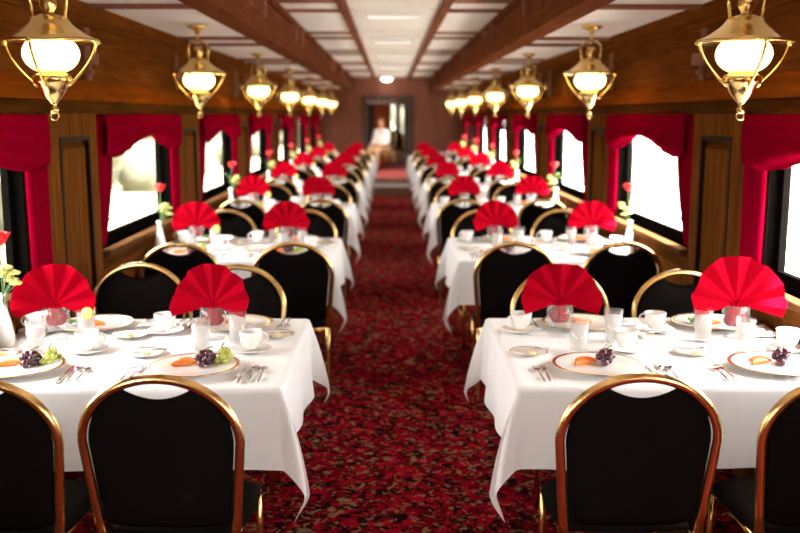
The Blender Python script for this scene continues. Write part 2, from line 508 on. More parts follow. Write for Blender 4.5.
# ------------------------------------------------------------------ oil lamps
def lamp_proto():
    root = empty('hanging_oil_lamp')          # origin at ceiling, lamp hangs down
    MB().lathe([(.002, 0), (.062, 0), (.062, -.012), (.045, -.02), (.02, -.032), (.012, -.05), (.004, -.052)], 24).build('canopy', M_BRASS, root)
    MB().lathe([(.004, -.05), (.009, -.055), (.006, -.075), (.014, -.085), (.006, -.095)], 12).build('drop_rod', M_BRASS, root)
    h = MB()
    pts = [(-.055, 0, -.215)]
    for a in range(13):
        t = PI - PI * a / 12
        pts.append((.066 * math.cos(t), 0, -.135 + .042 * math.sin(t)))
    pts.append((.055, 0, -.215))
    h.tube(pts, .0065, 8)
    harp_ = h.build('harp', M_BRASS, root)
    MB().lathe([(.016, -.125), (.026, -.135), (.030, -.165), (.018, -.185), (.018, -.205)], 18).build('smoke_bell', M_BRASS, harp_)
    MB().lathe([(.030, -.195), (.060, -.205), (.072, -.222), (.085, -.235), (.125, -.262), (.160, -.278), (.166, -.288), (.158, -.290), (.120, -.272), (.08, -.245), (.03, -.215)], 36, cap=False).build('hood_shade', M_BRASS, root)
    g = MB(); pr = []
    for i in range(15):
        t = -PI / 2 + .50 + (PI - .95) * i / 14
        pr.append((.094 * math.cos(t), -.325 + .070 * math.sin(t)))
    g.lathe(pr, 32).build('opal_globe', M_GLOBE, root)
    MB().lathe([(.0, -.53), (.012, -.525), (.016, -.512), (.008, -.50), (.014, -.488), (.030, -.470), (.044, -.45), (.05, -.43), (.062, -.422), (.066, -.408), (.062, -.396), (.045, -.39), (.04, -.385)], 28).build('oil_font', M_BRASS, root)
    font_ = [c_ for c_ in root.children if c_.name.startswith('oil_font')][0]
    rg = MB(); rg.tube([(.014 * math.cos(2 * PI * i / 14), 0, -.535 + .014 * math.sin(2 * PI * i / 14)) for i in range(14)], .0035, 6, closed=True)
    rg.build('pull_ring', M_BRASS, font_)
    for k in range(4):
        a = k * PI / 2
        pts = []
        for i in range(13):
            t = i / 12
            r = .160 - .106 * t ** 1.25 + .012 * math.sin(PI * t); z = -.285 - .150 * t
            pts.append((r * math.cos(a), r * math.sin(a), z))
        b = MB().tube(pts, .005, 8)
        b.sphere((.163 * math.cos(a), .163 * math.sin(a), -.287), .011, 10, 6)
        b.build('arm', M_BRASS, root)
    return tag(root, 'x', 'lamp')
LP = lamp_proto()
for sx, side in SIDES:
    for k in range(NW):
        place(LP, (sx * 1.19, 3.17 + 2.6 * k + (.10 if k == 0 else 0), SZ), R(4 + 5 * k) * sx,
              'brass hanging oil lamp with glowing opal globe, %s on the %s side' % (ORD[k], side), 'brass lamps along the side ceilings')
# slim ceiling fixtures down the centre bay
cl = empty('ceiling_light')
MB().box(-.22, .22, -.07, .07, -.022, 0, .006).build('housing', M_CEIL, cl)
MB().box(-.20, .20, -.055, .055, -.027, -.022).build('diffuser', M_DIFF, cl)
tag(cl, 'x', 'ceiling light')
for k in range(-1, 6):
    place(cl, (0, 7.55 + P * k - (0 if k > 0 else 0), CZ), 0, None)
    lights = None
_n = 0
for o in list(COL.objects):
    if o.name.split('.')[0] == 'ceiling_light':
        yy = o.location.y
        seen = yy > 6.3
        o['label'] = 'slim pale ceiling light in the centre bay, %s from the camera' % (['overhead and', 'nearest', 'nearest', 'second', 'third', 'fourth', 'fifth', 'sixth'][int(round((yy - 7.55) / P)) + 2])
        o['group'] = 'slim lights along the centre ceiling'
dm = empty('dome_light', (-.10, END - .30, CZ))
MB().lathe([(.13, 0), (.13, -.02), (.12, -.03)], 24).build('base_ring', M_BRASS, dm)
MB().lathe([(.118, -.03), (.105, -.06), (.07, -.085), (.0, -.095)], 24).build('dome', M_DOME, dm)
tag(dm, 'bright white dome light on the ceiling above the far doorway', 'ceiling light')

# ------------------------------------------------------------------ far vestibule
def vest():
    y0, y1 = END + .1, 26.0
    w = MB().box(-.95, -.85, y0, y1, 0, 2.2)
    struct(w.build('wall_vestibule_left', M_VEST))
    struct(MB().box(.62, .72, y0, y1, 0, 2.2).build('wall_vestibule_right', M_VEST))
    w = MB()
    w.box(-.95, -.0, y1, y1 + .1, 0, 2.2); w.box(.0, .12, y1, y1 + .1, 0, 1.15); w.box(.0, .12, y1, y1 + .1, 1.86, 2.2); w.box(.12, .26, y1, y1 + .1, 0, 2.2)
    w.box(.26, .34, y1, y1 + .1, 0, .75); w.box(.26, .34, y1, y1 + .1, 1.86, 2.2); w.box(.34, .72, y1, y1 + .1, 0, 2.2)
    struct(w.build('wall_vestibule_end', M_VEST))
    struct(MB().box(-.95, .72, y0, y1, 2.15, 2.2).build('ceiling_vestibule', M_CEIL))
    struct(MB().box(-.95, .72, END, y1, .0, .30).build('floor_landing', M_LAND))
    d = empty('door_1', (-.42, 23.9, .30))
    struct(d)
    m = MB().box(0, .36, 0, .04, 0, 1.56, .004)
    m.build('door_leaf', M_DOOR, d)
    m = MB()
    for z0, z1 in ((.12, .7), (.8, 1.44)):
        m.box(.05, .31, -.012, 0, z0, z0 + .03); m.box(.05, .31, -.012, 0, z1 - .03, z1); m.box(.05, .08, -.012, 0, z0, z1); m.box(.28, .31, -.012, 0, z0, z1)
    m.build('door_moulding', M_DOOR, d)
    MB().sphere((.33, -.03, .72), .022).build('door_handle', M_BRASS, d)
vest()
trim(MB().box(-.85, .14, 23.86, 23.98, 1.865, 2.0, .005), M_CEIL)  # added pale header, stands in for the lit vestibule ceiling
# two steps up to the vestibule
s1 = MB().box(-.40, .40, 18.6, 20.2, 0, .165)
st = empty('aisle_step', (0, 0, 0))
MB().box(-.37, .34, 18.62, 20.16, 0.0, .165).build('riser', M_STEPT, st)
MB().box(-.38, .35, 18.58, 18.94, .165, .185, .004).build('tread', M_STEPW, st)
MB().box(-.37, .34, 18.94, 20.16, .165, .28).build('riser', M_STEPW, st)
MB().box(-.38, .35, 18.90, 20.16, .28, .30, .004).build('tread', M_LAND, st)
tag(st, 'two pale steps at the end of the red aisle below the far doorway', 'steps')
vl = bpy.data.lights.new('vestibule_fill', 'AREA'); vl.energy = 42; vl.size = .5; vl.color = (1, .9, .8)  # added fill light with no fixture, brightens the seated figure
vo = bpy.data.objects.new('vestibule_fill', vl); COL.objects.link(vo); vo.location = (-.1, 20.75, 2.12)

# ------------------------------------------------------------------ chairs
CW = .215; CZC = .725; CTOP = .92
def chair_proto():
    root = empty('banquet_chair')      # faces +Y, back at y=0 at the seat, leaning to -Y towards the top
    def lean(z): return -.02 - max(0, z - .45) * .14
    # back pad
    ri = CW - .016
    def hw(z):
        if z <= CZC: return ri - (CZC - z) * .09
        return ri * math.sqrt(max(0, 1 - ((z - CZC) / (CTOP - .016 - CZC)) ** 2))
    def top(x):
        ax = abs(x)
        ze = CZC + (CTOP - .016 - CZC) * math.sqrt(max(0, 1 - (ax / ri) ** 2))
        if ax < .10:
            return min(ze, CTOP - .034 - .036 * math.cos(ax / .10 * PI / 2) ** .8)
        return ze
    def bot(x):
        return .462 + .02 * (abs(x) / ri) ** 6
    def surf(side):
        def fn(u, v):
            s = -1 + 2 * u
            z0 = .5
            x = (ri) * math.sin(s * PI / 2)
            zt, zb = top(x), bot(x)
            if zt < zb: zt = zb
            z = zb + (zt - zb) * v
            if z < CZC: x = x / ri * hw(z)
            e = (1 - abs(s) ** 5) * (1 - abs(2 * v - 1) ** 8)
            th = .026 if side > 0 else .012
            return (x, lean(z) + side * th * e, z)
        return fn
    b = MB().grid(surf(1), 44, 26).grid(surf(-1), 44, 26)
    b.build('backrest', M_BLACK, root, merge=True)
    # gold arch frame
    fr = MB(); pts = []
    zs = [.43, .50, .58, .65]
    for z in zs: pts.append((-(CW - (CZC - z) * .09), lean(z), z))
    for i in range(25):
        t = PI - PI * i / 24
        z = CZC + (CTOP - .012 - CZC) * math.sin(t)
        pts.append((CW * math.cos(t), lean(z), z))
    for z in reversed(zs): pts.append(((CW - (CZC - z) * .09), lean(z), z))
    fr.tube(pts, .0135, 12)
    fr.build('back_frame', M_GOLD, root)
    # handle rim
    # seat
    def seat(top_):
        def fn(u, v):
            a, c_ = -1 + 2 * u, -1 + 2 * v
            # squircle map
            x = .205 * a * math.sqrt(max(0, 1 - .18 * c_ * c_)); y = .205 + .195 * c_ * math.sqrt(max(0, 1 - .18 * a * a))
            e = (1 - abs(a) ** 6) * (1 - abs(c_) ** 6)
            return (x, y, .425 + (.04 * e if top_ else -.02 * e))
        return fn
    MB().grid(seat(True), 20, 20).grid(seat(False), 20, 20).build('seat', M_BLACK, root, merge=True)
    sf = MB().tube([(-.185, .01, .408), (-.19, .36, .408), (.19, .36, .408), (.185, .01, .408)], .010, 8, closed=True)
    sf.build('seat_frame', M_GOLD, root)
    for s in (-1, 1):
        MB().tube([(s * .189, lean(.43), .43), (s * .187, -.03, .30), (s * .190, -.075, .02), (s * .190, -.078, .003)], .0125, 10).build('leg', M_GOLD, root)
        MB().tube([(s * .183, .35, .41), (s * .186, .37, .25), (s * .192, .395, .003)], .0115, 10).build('leg', M_GOLD, root)
        MB().tube([(s * .188, -.045, .22), (s * .187, .372, .22)], .008, 8).build('stretcher', M_GOLD, root)
    MB().tube([(-.188, -.045, .225), (.188, -.045, .225)], .008, 8).build('stretcher', M_GOLD, root)
    return tag(root, 'x', 'chair')
CH = chair_proto()

# ------------------------------------------------------------------ tables
TX, TYH, TXH = .94, .495, .555
TZ = .75
def table_proto():
    root = empty('dining_table')
    MB().box(-TXH, TXH, -TYH, TYH, .715, .743, .008).build('tabletop', M_WOODY, root)
    MB().lathe([(.0, .03), (.05, .035), (.045, .1), (.035, .3), (.035, .6), (.09, .7), (.09, .715)], 20).build('pedestal', M_WOODY, root)
    MB().box(-.22, .22, -.035, .035, .0, .035, .006).box(-.035, .035, -.22, .22, .0, .035, .006).build('base', M_WOODY, root)
    return tag(root, 'x', 'table')
TB = table_proto()
def cloth_proto(seed, wside):
    rnd = random.Random(seed)
    ph = [rnd.uniform(0, 6) for _ in range(8)]
    D = .275; DB = .215
    n = 96
    A, B = TXH + .004, TYH + .004
    def ax(t, h):   # t in -1..1 -> cloth coordinate
        return t * (h + D)
    us = []
    def fn(u, v):
        cu = ax(-1 + 2 * u, A); cv = -(B + D) + (2 * B + D + DB) * v
        dx = max(0, abs(cu) - A); dy = max(0, abs(cv) - B)
        sx = 1 if cu > 0 else -1; sy = 1 if cv > 0 else -1
        x = max(-A, min(A, cu)); y = max(-B, min(B, cv)); z = TZ
        d = math.hypot(dx, dy)
        if d > 0:
            al = math.atan2(dy, dx)
            cor = math.sin(2 * al)           # 1 on the diagonal
            rd = .012
            # rounded edge then hang
            if d < rd * 1.57:
                out = rd * math.sin(d / rd); dn = rd * (1 - math.cos(d / rd))
            else:
                out = rd; dn = rd + (d - rd * 1.57)
            fl = .055 - .02 * cor
            hang = max(0, d - .02)
            # long soft folds in the straight drops
            w = 0
            if dx > 0 and dy == 0: w = .035 * math.sin(cv * 13 + ph[0]) * math.sin(cv * 5.3 + ph[1])
            if dy > 0 and dx == 0: w = .030 * math.sin(cu * 12 + ph[2]) * math.sin(cu * 4.7 + ph[3])
            if dx > 0 and dy > 0: w = .02 * math.sin(al * 9 + ph[4])
            out += hang * (fl + w * 2.0)
            dn += hang * (.20 if cv < 0 else .10) * cor
            tt = hang / .29
            bul = cor * .074 * (tt * (1.6 - .6 * tt) if tt < 1 else 1 - 2.2 * (tt - 1)) if sx != wside else 0
            x += sx * min(math.cos(al) * out + bul, .016 if sx == wside else 9); y += sy * math.sin(al) * out; z -= dn
            # lateral pull next to the corners
        else:
            z += .0008 * math.sin(cu * 20 + ph[5]) * math.sin(cv * 17 + ph[6])
        return (x, y, z)
    o = MB().grid(fn, n, n).build('tablecloth', M_CLOTH, None)
    return tag(o, 'x', 'tablecloth')
TC = {-1: cloth_proto(3, -1), 1: cloth_proto(11, 1)}
TC[1].name = 'tablecloth_b'

# ------------------------------------------------------------------ tableware
def goblet_proto():
    o = MB().lathe([(.0, .001), (.033, .001), (.034, .004), (.012, .010), (.007, .018), (.010, .028), (.028, .036), (.040, .058), (.043, .085), (.040, .122), (.0385, .122), (.041, .085), (.038, .060), (.026, .040), (.0, .034)], 28, cap=False).xf(Matrix.Diagonal((1.22, 1.22, 1.06, 1))).build('goblet', M_GLASS)
    return tag(o, 'x', 'glass')
def napkin_proto(seed):
    rnd = random.Random(seed)
    root = empty('fan_napkin')
    NP = 7; n = NP * 6; mm = 10
    FM = R(108)
    j = [rnd.uniform(-1, 1) for _ in range(40)]
    def fn(u, v):
        ph = -FM + 2 * FM * u
        r = .012 + (.142 + .012 * math.cos(ph * 1.2)) * v
        r *= 1 + .03 * j[int(u * 12)] * v
        t = (u * NP) % 1.0
        zig = (abs(2 * t - 1) * 2 - 1)
        y = .062 * r * zig * (1.25 if v > .3 else 1) + .012 * v * math.sin(ph * 2 + seed) - .05 * (abs(ph) / FM) ** 3 * v
        return (r * math.sin(ph), y, .005 + r * math.cos(ph) * (.95 if math.cos(ph) > 0 else .8))
    MB().grid(fn, n, mm, False).build('fan', M_RED, root, solid=.004)
    # gathered tail inside the glass
    def ft(u, v):
        a = u * 2 * PI
        r = (.014 + .026 * v) * (1 + .22 * math.sin(a * 7)) if v < .8 else (.035 - .06 * (v - .8)) * (1 + .22 * math.sin(a * 7))
        return (r * math.cos(a), r * .8 * math.sin(a), .012 - .082 * v)
    MB().grid(ft, 56, 8, False).build('gathered_tail', M_RED, root)
    return tag(root, 'x', 'napkin')
def tumbler_proto(lemon):
    root = empty('water_glass')
    MB().lathe([(.0, .0015), (.027, .0015), (.029, .006), (.036, .125), (.0345, .125), (.0275, .012), (.0, .010)], 24, cap=False).build('tumbler', M_GLASS, root)
    tum_ = root.children[0]
    MB().lathe([(.0, .013), (.0268, .013), (.0325, .100), (.0, .101)], 20).build('ice_water', M_WATER, root)
    if lemon:
        o = MB().lathe([(.0, -.003), (.022, -.003), (.023, 0), (.022, .003), (.0, .003)], 18)
        o.xf(Matrix.Translation((.018, -.034, .122)) @ Matrix.Rotation(R(80), 4, 'X'))
        o.build('lemon_slice', M_LEMON, tum_)
    return tag(root, 'x', 'glass')
def plate_proto():
    root = empty('dinner_plate')
    MB().lathe([(.0, .004), (.055, .004), (.06, .0), (.066, .002), (.082, .008), (.118, .0155), (.1225, .0175), (.118, .0185), (.085, .0125), (.07, .008), (.0, .007)], 40, cap=False).build('plate_body', M_CHINA, root)
    MB().lathe([(.1145, .0183), (.1215, .0195), (.1255, .0185), (.1225, .0170)], 40, cap=False).build('gold_rim', M_RIM, root)
    root.scale = (1.24, 1.24, 1.12)
    return tag(root, 'x', 'plate')
def bread_proto():
    root = empty('bread_plate')
    MB().lathe([(.0, .003), (.032, .003), (.034, .0), (.040, .003), (.066, .010), (.068, .0115), (.066, .012), (.042, .007), (.0, .005)], 32, cap=False).build('plate_body', M_CHINA, root)
    MB().lathe([(.064, .0118), (.067, .0130), (.0695, .0120), (.067, .0110)], 32, cap=False).build('gold_rim', M_RIM, root)
    return tag(root, 'x', 'plate')
def cup_proto():
    root = empty('coffee_cup')
    MB().lathe([(.0, .012), (.022, .012), (.024, .008), (.026, .014), (.036, .03), (.041, .055), (.043, .072), (.0415, .072), (.039, .055), (.033, .03), (.0, .018)], 28, cap=False).build('cup_body', M_CHINA, root)
    pts = []
    for i in range(11):
        t = -PI / 2 + PI * i / 10
        pts.append((.038 + .026 * math.cos(t), 0, .042 + .020 * math.sin(t)))
    MB().tube(pts, .0038, 8).build('handle', M_CHINA, root)
    return tag(root, 'x', 'cup')
def saucer_proto():
    o = MB().lathe([(.0, .003), (.034, .003), (.036, .0), (.042, .003), (.072, .013), (.074, .015), (.071, .015), (.04, .008), (.0, .007)], 32, cap=False).build('saucer', M_CHINA)
    return tag(o, 'x', 'saucer')
def blade(o, pts, z0=.0015, th=.002):
    # flat outline (list of (x,y)) extruded
    n = len(pts)
    vs = [(x, y, z0) for x, y in pts] + [(x, y, z0 + th) for x, y in pts]
    fs = [tuple(range(n - 1, -1, -1)), tuple(range(n, 2 * n))] + [(i, (i + 1) % n, n + (i + 1) % n, n + i) for i in range(n)]
    o.add(vs, fs)
def fork_proto():
    root = empty('fork')
    h = MB().tube([(0, -.095, .003), (0, -.06, .004), (0, 0, .006), (0, .03, .005)], [.005, .0055, .0028, .003], 8, flat=.5)
    h.build('handle', M_CHROME, root)
    t = MB(); blade(t, [(-.003, .028), (.003, .028), (.011, .042), (.011, .055), (-.011, .055), (-.011, .042)], .004)
    for k in range(4):
        x = -.0092 + k * .0061
        t.tube([(x, .053, .005), (x, .075, .006), (x, .096, .0035)], [.0017, .0016, .0009], 6)
    t.build('tines', M_CHROME, root)
    return tag(root, 'x', 'fork')
def knife_proto():
    root = empty('knife')
    MB().tube([(0, -.11, .004), (0, -.06, .005), (0, -.01, .004)], [.006, .0065, .0045], 8, flat=.6).build('handle', M_CHROME, root)
    t = MB(); blade(t, [(-.004, -.012), (.005, -.012), (.008, .04), (.006, .085), (-.001, .104), (-.005, .08)], .003)
    t.build('blade', M_CHROME, root)
    return tag(root, 'x', 'knife')
def spoon_proto():
    root = empty('spoon')
    MB().tube([(0, -.085, .003), (0, -.05, .004), (0, .02, .006), (0, .04, .005)], [.0045, .005, .0026, .003], 8, flat=.5).build('handle', M_CHROME, root)
    MB().sphere((0, .062, .0065), .025, 14, 8, (.62, 1, .2)).build('bowl', M_CHROME, root)
    return tag(root, 'x', 'spoon')
def butterknife_proto():
    root = empty('butter_knife')
    MB().tube([(0, -.075, .004), (0, -.03, .005), (0, 0, .004)], [.0045, .005, .0035], 8, flat=.6).build('handle', M_CHROME, root)
    t = MB(); blade(t, [(-.003, 0), (.004, 0), (.008, .035), (.005, .065), (-.004, .06)], .003)
    t.build('blade', M_CHROME, root)
    return tag(root, 'x', 'knife')
def grapes_proto(m, name, n, seed):
    rnd = random.Random(seed)
    root = empty(name)
    for k in range(n):
        a = rnd.uniform(0, 2 * PI); r = .030 * math.sqrt(rnd.random()); lay = k % 3
        MB().sphere((r * math.cos(a) * (1 - .25 * lay), r * .75 * math.sin(a) * (1 - .25 * lay), .010 + .011 * lay), .0105, 10, 8).build('grape', m, root)
    MB().tube([(0, 0, .03), (.006, .004, .045), (.02, .006, .05)], .0018, 6).build('stalk', M_STEM, root)
    root.scale = (1.35, 1.35, 1.25)
    return tag(root, 'x', 'grapes')
def slice_proto():
    pts = []
    o = MB()
    n = 12
    for k in range(2):
        pts = []; rr = []
        for i in range(n + 1):
            t = PI * (.08 + .84 * i / n)
            pts.append((.036 * math.cos(t), .020 * math.sin(t) - .012, .008))
            rr.append(.003 + .009 * math.sin(PI * i / n))
        break
    o.tube(pts, rr, 8)
    ob = o.build('fruit_slice', M_ORANGE)
    return tag(ob, 'x', 'fruit')
def leaf_proto():
    def fn(u, v):
        x = (u - .5) * .07; y = (v - .5) * .05 * math.cos((u - .5) * 2.6)
        return (x, y, .008 + .012 * math.sin(u * 9) * math.cos(v * 8) + .010)
    o = MB().grid(fn, 14, 10).build('lettuce_leaf', M_LEAF, solid=.001)
    return tag(o, 'x', 'garnish')
def pat_proto():
    o = MB().box(-.014, .014, -.011, .011, 0, .010, .003).build('butter_pat', M_COFFEE)
    return tag(o, 'x', 'butter')
def vase_proto(seed):
    rnd = random.Random(seed)
    root = empty('bud_vase')
    MB().lathe([(.0, .002), (.030, .002), (.034, .01), (.036, .04), (.028, .09), (.016, .14), (.014, .175), (.020, .20), (.017, .20), (.011, .175), (.013, .14), (.0, .02)], 24, cap=False).build('vase_body', M_CHINA, root)
    return tag(root, 'x', 'vase')
def rose_proto():
    root = empty('red_rose')
    stem_ = MB().tube([(0, 0, .06), (.004, .0, .2), (.012, -.004, .34), (.014, -.006, .385)], .0026, 7)
    stem_ = stem_.build('stem', M_STEM, root)
    b = MB(); b.sphere((.014, -.006, .408), .022, 12, 8, (1, 1, 1.1))
    for k in range(9):
        a = k * 2.4; rr = .016 + .0022 * k; z0 = .392 + .001 * k
        def fn(u, v, a=a, rr=rr, z0=z0):
            t = a + (u - .5) * 1.9
            r = rr * (.55 + .62 * v)
            return (.014 + r * math.cos(t), -.006 + r * math.sin(t), z0 + .042 * v * (1 - .35 * abs(2 * u - 1) ** 2) - .012)
        b.grid(fn, 8, 5)
    b.build('bloom', M_ROSE, root)
    l = MB()
    for (z, a) in ((.27, 2.0), (.30, 3.1), (.24, 4.2)):
        def fl(u, v, z=z, a=a):
            r = .065 * u; w = .020 * math.sin(PI * min(1, u * .95 + .03)) * (2 * v - 1)
            return (.008 + r * math.cos(a) - w * math.sin(a), r * math.sin(a) + w * math.cos(a), z + .03 * math.sin(u * 2.4) - .1 * w * w)
        l.grid(fl, 8, 4)
    l.build('leaf', M_STEM, stem_)
    return tag(root, 'x', 'flower')
def sprig_proto():
    rnd = random.Random(5)
    root = empty('yellow_flower_sprig')
    s = MB(); fl = MB()
    for k in range(9):
        a = k * 2.4; r = .03 + .04 * rnd.random(); a = -.7 + .16 * k; z = .23 + .075 * rnd.random()
        tip = (r * math.cos(a), r * math.sin(a), z)
        s.tube([(.005, 0, .07), (.3 * tip[0], .3 * tip[1], .20), tip], .0016, 5)
        for q in range(5):
            b = q * 1.256
            fl.sphere((tip[0] + .012 * math.cos(b), tip[1] + .012 * math.sin(b), z + .004), .011, 8, 5, (1, 1, .7))
        fl.sphere((tip[0], tip[1], z + .008), .009, 8, 5)
    s.build('stem', M_STEM, root); fl.build('blossom', M_YEL, root)
    return tag(root, 'x', 'flower')

GOB = goblet_proto(); NAPS = [napkin_proto(1), napkin_proto(2), napkin_proto(3)]
TUM = tumbler_proto(False); TUML = tumbler_proto(True); PLA = plate_proto(); BRE = bread_proto(); CUP = cup_proto(); SAU = saucer_proto()
FOR = fork_proto(); KNI = knife_proto(); SPO = spoon_proto(); BKN = butterknife_proto()
GRA = grapes_proto(M_GRAPE, 'dark_grapes', 15, 1); GRG = grapes_proto(M_GREENG, 'green_grapes', 9, 2); SLI = slice_proto(); LEA = leaf_proto(); PAT = pat_proto()
VAS = vase_proto(1); ROS = rose_proto(); SPR = sprig_proto()

def tab(k, side): return '%s %s table' % (ORD[k], side)
def seatname(ny, nx): return ''

rnd = random.Random(21)
INX = {'left': [-.65, -.567, -.60, -.60, -.60, -.60, -.60], 'right': [.645, .65, .575, .60, .60, .60, .60]}
OUTX = {'left': [-1.14, -1.175, -1.25, -1.25, -1.25, -1.25, -1.25], 'right': [1.19, 1.235, 1.23, 1.25, 1.25, 1.25, 1.25]}
for sx, side in SIDES:
    for k in range(NW):
        cy = 3.345 + P * k; cx = sx * TX
        tn = tab(k, side)
        place(TB, (cx, cy, 0), 0, 'pedestal dining table hidden under the white cloth of the %s' % tn, 'dining tables along the aisle')
        c = place(TC[sx], (cx, cy, 0), 0, 'white tablecloth with pointed hanging corners on the %s' % tn, 'white tablecloths')
        # chairs
        yn = cy - .885
        fy = {('left', 0): (.86, .80), ('right', 0): (.64, .68)}.get((side, k), (.72, .70))
        for nm, x, y, rz in (('aisle', INX[side][k], yn + .015, R(rnd.uniform(-3, 3))), ('window', OUTX[side][k], yn, R(rnd.uniform(-3, 3)))):
            place(CH, (x, y, 0), rz, 'black banquet chair with gold arched frame, near-side %s seat of the %s' % (nm, tn), 'banquet chairs at the tables')
        if k < NW - 1:
            for nm, x, y, rz in (('aisle', sx * .735 if k == 0 else sx * .64, cy + fy[1], PI + R(rnd.uniform(-4, 4))), ('window', (-1.20 if sx < 0 else 1.27) if k == 0 else sx * 1.22, cy + fy[0], PI + R(rnd.uniform(-4, 4)))):
                place(CH, (x, y, 0), rz, 'black banquet chair with gold arched frame, far-side %s seat of the %s' % (nm, tn), 'banquet chairs at the tables')
        # settings ------------------------------------------------------------
        z = TZ + .0022
        L = side == 'left'
        S = {
            ('near', 'aisle'): dict(plate=(.25 if L else -.27, -.31)),
            ('near', 'window'): dict(plate=(-.34 if L else .33, -.31)),
            ('far', 'aisle'): dict(plate=(.28 if L else -.20, .335)),
            ('far', 'window'): dict(plate=(-.285 if L else .33, .335)),
        }
        for (ny, nx), d in S.items():
            px, py = d['plate']
            q = 1 if ny == 'near' else -1
            rz0 = 0 if q > 0 else PI
            if ny == 'near':
                cup = (px + .155, py + .245); bread = (px - .215, py + .20); glass = (px - .02, py + .225)
            else:
                cup = (px - .255, py - .10); bread = (px + .19, py - .165); glass = (px + (-.12 if (nx == 'window' and not L) else .07 if not L else .055), py - .265)
            lim = .555 - .08
            cup = (max(-lim, min(lim, cup[0])), cup[1]); bread = (max(-lim, min(lim, bread[0])), bread[1])
            W = lambda p, dz=0: (cx + p[0], cy + p[1], z + dz)
            sn = '%s-side %s seat of the %s' % (ny, nx, tn)
            place(PLA, W((px, py)), rnd.random() * 6, 'white gold-rimmed dinner plate at the %s' % sn, 'dinner plates')
            place(SAU, W(cup), 0, 'white saucer under the cup at the %s' % sn, 'saucers')
            place(CUP, W(cup, .006), R(rnd.uniform(-40, 40)) + rz0, 'white coffee cup at the %s' % sn, 'coffee cups')
            lem = (L and ny == 'far' and nx == 'window')
            place(TUML if lem else TUM, W(glass), rz0 * 0, ('ice water glass with lemon slice at the %s' if lem else 'tall ice water glass at the %s') % sn, 'water glasses')
            if k < 5:
                place(BRE, W(bread), 0, 'small white gold-rimmed bread plate at the %s' % sn, 'bread plates')
            if k < 3:
                place(BKN, W((bread[0], bread[1] + .01 * q), .0125), R(90 + rnd.uniform(-12, 12)), 'butter knife on the bread plate at the %s' % sn, 'butter knives')
                if k < 2: place(PAT, W((bread[0] + .01, bread[1] - .028), .0075), R(rnd.uniform(0, 90)), 'pat of yellow butter at the %s' % sn, 'butter pats')
            if k < 3:
                e = -.02 if ny == 'near' else .02
                lo, hi = -.535, .535
                def fx(off):
                    return max(lo, min(hi, px + q * off))
                fo = [-.185, -.208] if not (ny == 'near' and L and nx == 'window') else [-.190]
                for i, off in enumerate(fo):
                    place(FOR, W((fx(off), py - q * (.05 + .012 * i))), rz0 + R(rnd.uniform(-3, 3)), '%s silver fork at the %s' % (('inner', 'outer')[i], sn), 'silver forks')
                place(KNI, W((fx(.178), py - q * .05)), rz0 + R(rnd.uniform(-3, 3)), 'silver dinner knife at the %s' % sn, 'dinner knives')
                for i, off in enumerate((.205, .235) if not (ny == 'near' and not L and nx == 'window') else (.204,)):
                    place(SPO, W((fx(off), py - q * (.055 + .01 * i))), rz0 + R(rnd.uniform(-3, 3)), '%s silver spoon at the %s' % (('inner', 'outer')[i], sn), 'silver spoons')
            # food
            if k < 3:
                fz = .0092
                if ny == 'near':
                    place(GRA, W((px + .035, py + .03), fz), R(20), 'dark grapes on the plate at the %s' % sn, 'dark grapes')
                    if L: place(GRG, W((px + .085, py + .062), fz), R(70), 'green grapes on the plate at the %s' % sn, 'green grapes')
                    for i, (ox, oy, a) in enumerate(((-.045, .02, 20), (-.03, .055, -10))):
                        place(SLI, W((px + ox, py + oy), fz), R(a), '%s orange fruit slice at the %s' % (('lower', 'upper')[i], sn), 'orange fruit slices')
                else:
                    for i, (ox, oy, a) in enumerate(((.01, -.01, 15), (-.02, .025, -12))):
                        place(SLI, W((px + ox, py + oy), fz), R(a), '%s orange fruit slice at the %s' % (('lower', 'upper')[i], sn), 'orange fruit slices')
                    place(LEA, W((px - .07, py - .01), .012), R(40), 'green garnish leaf on the plate at the %s' % sn, 'garnish leaves')
            # napkin in goblet
            if ny == 'far':
                gx, gy = {('left', 'aisle'): (.235, .13), ('left', 'window'): (-.365, .135), ('right', 'aisle'): (-.315 if k == 0 else -.28, .165), ('right', 'window'): (.355, .135)}[(side, nx)]
                if k > 0 and nx == 'window': gx -= sx * .0
                nap_s = 1.15 if (k == 0 and side == 'right' and nx == 'window') else 1.0
                # keep clear of the water glass
                place(GOB, W((gx, gy)), 0, 'clear goblet holding the red fan napkin, %s side of the %s' % (nx, tn), 'goblets')
                np_ = place(NAPS[(k * 2 + (nx == 'aisle') + (side == 'right')) % 3], W((gx, gy), .126), R(rnd.uniform(-14, 14)), 'red fan-folded napkin standing in a goblet, %s side of the %s' % (nx, tn), 'red fan napkins')
                np_.scale = (nap_s, nap_s, nap_s)
        if not (side == 'right' and k == 0):
            vx, vy = sx * .515, (.02 if (k == 0 and sx < 0) else -.215)
            place(VAS, (cx + vx, cy + vy, z), 0, 'white bud vase beside the window on the %s' % tn, 'bud vases')
            vr = R(rnd.uniform(-40, 40)) + (PI if sx > 0 else 0)
            place(ROS, (cx + vx, cy + vy, z), vr, 'red rose in the bud vase on the %s' % tn, 'red roses')
            place(SPR, (cx + vx, cy + vy, z), vr, 'pale yellow blossom sprig in the bud vase on the %s' % tn, 'yellow blossom sprigs')
TC[1].name = 'tablecloth'

place(CH, (.12, 23.4, .30), R(200), 'dark chair standing beyond the far doorway')

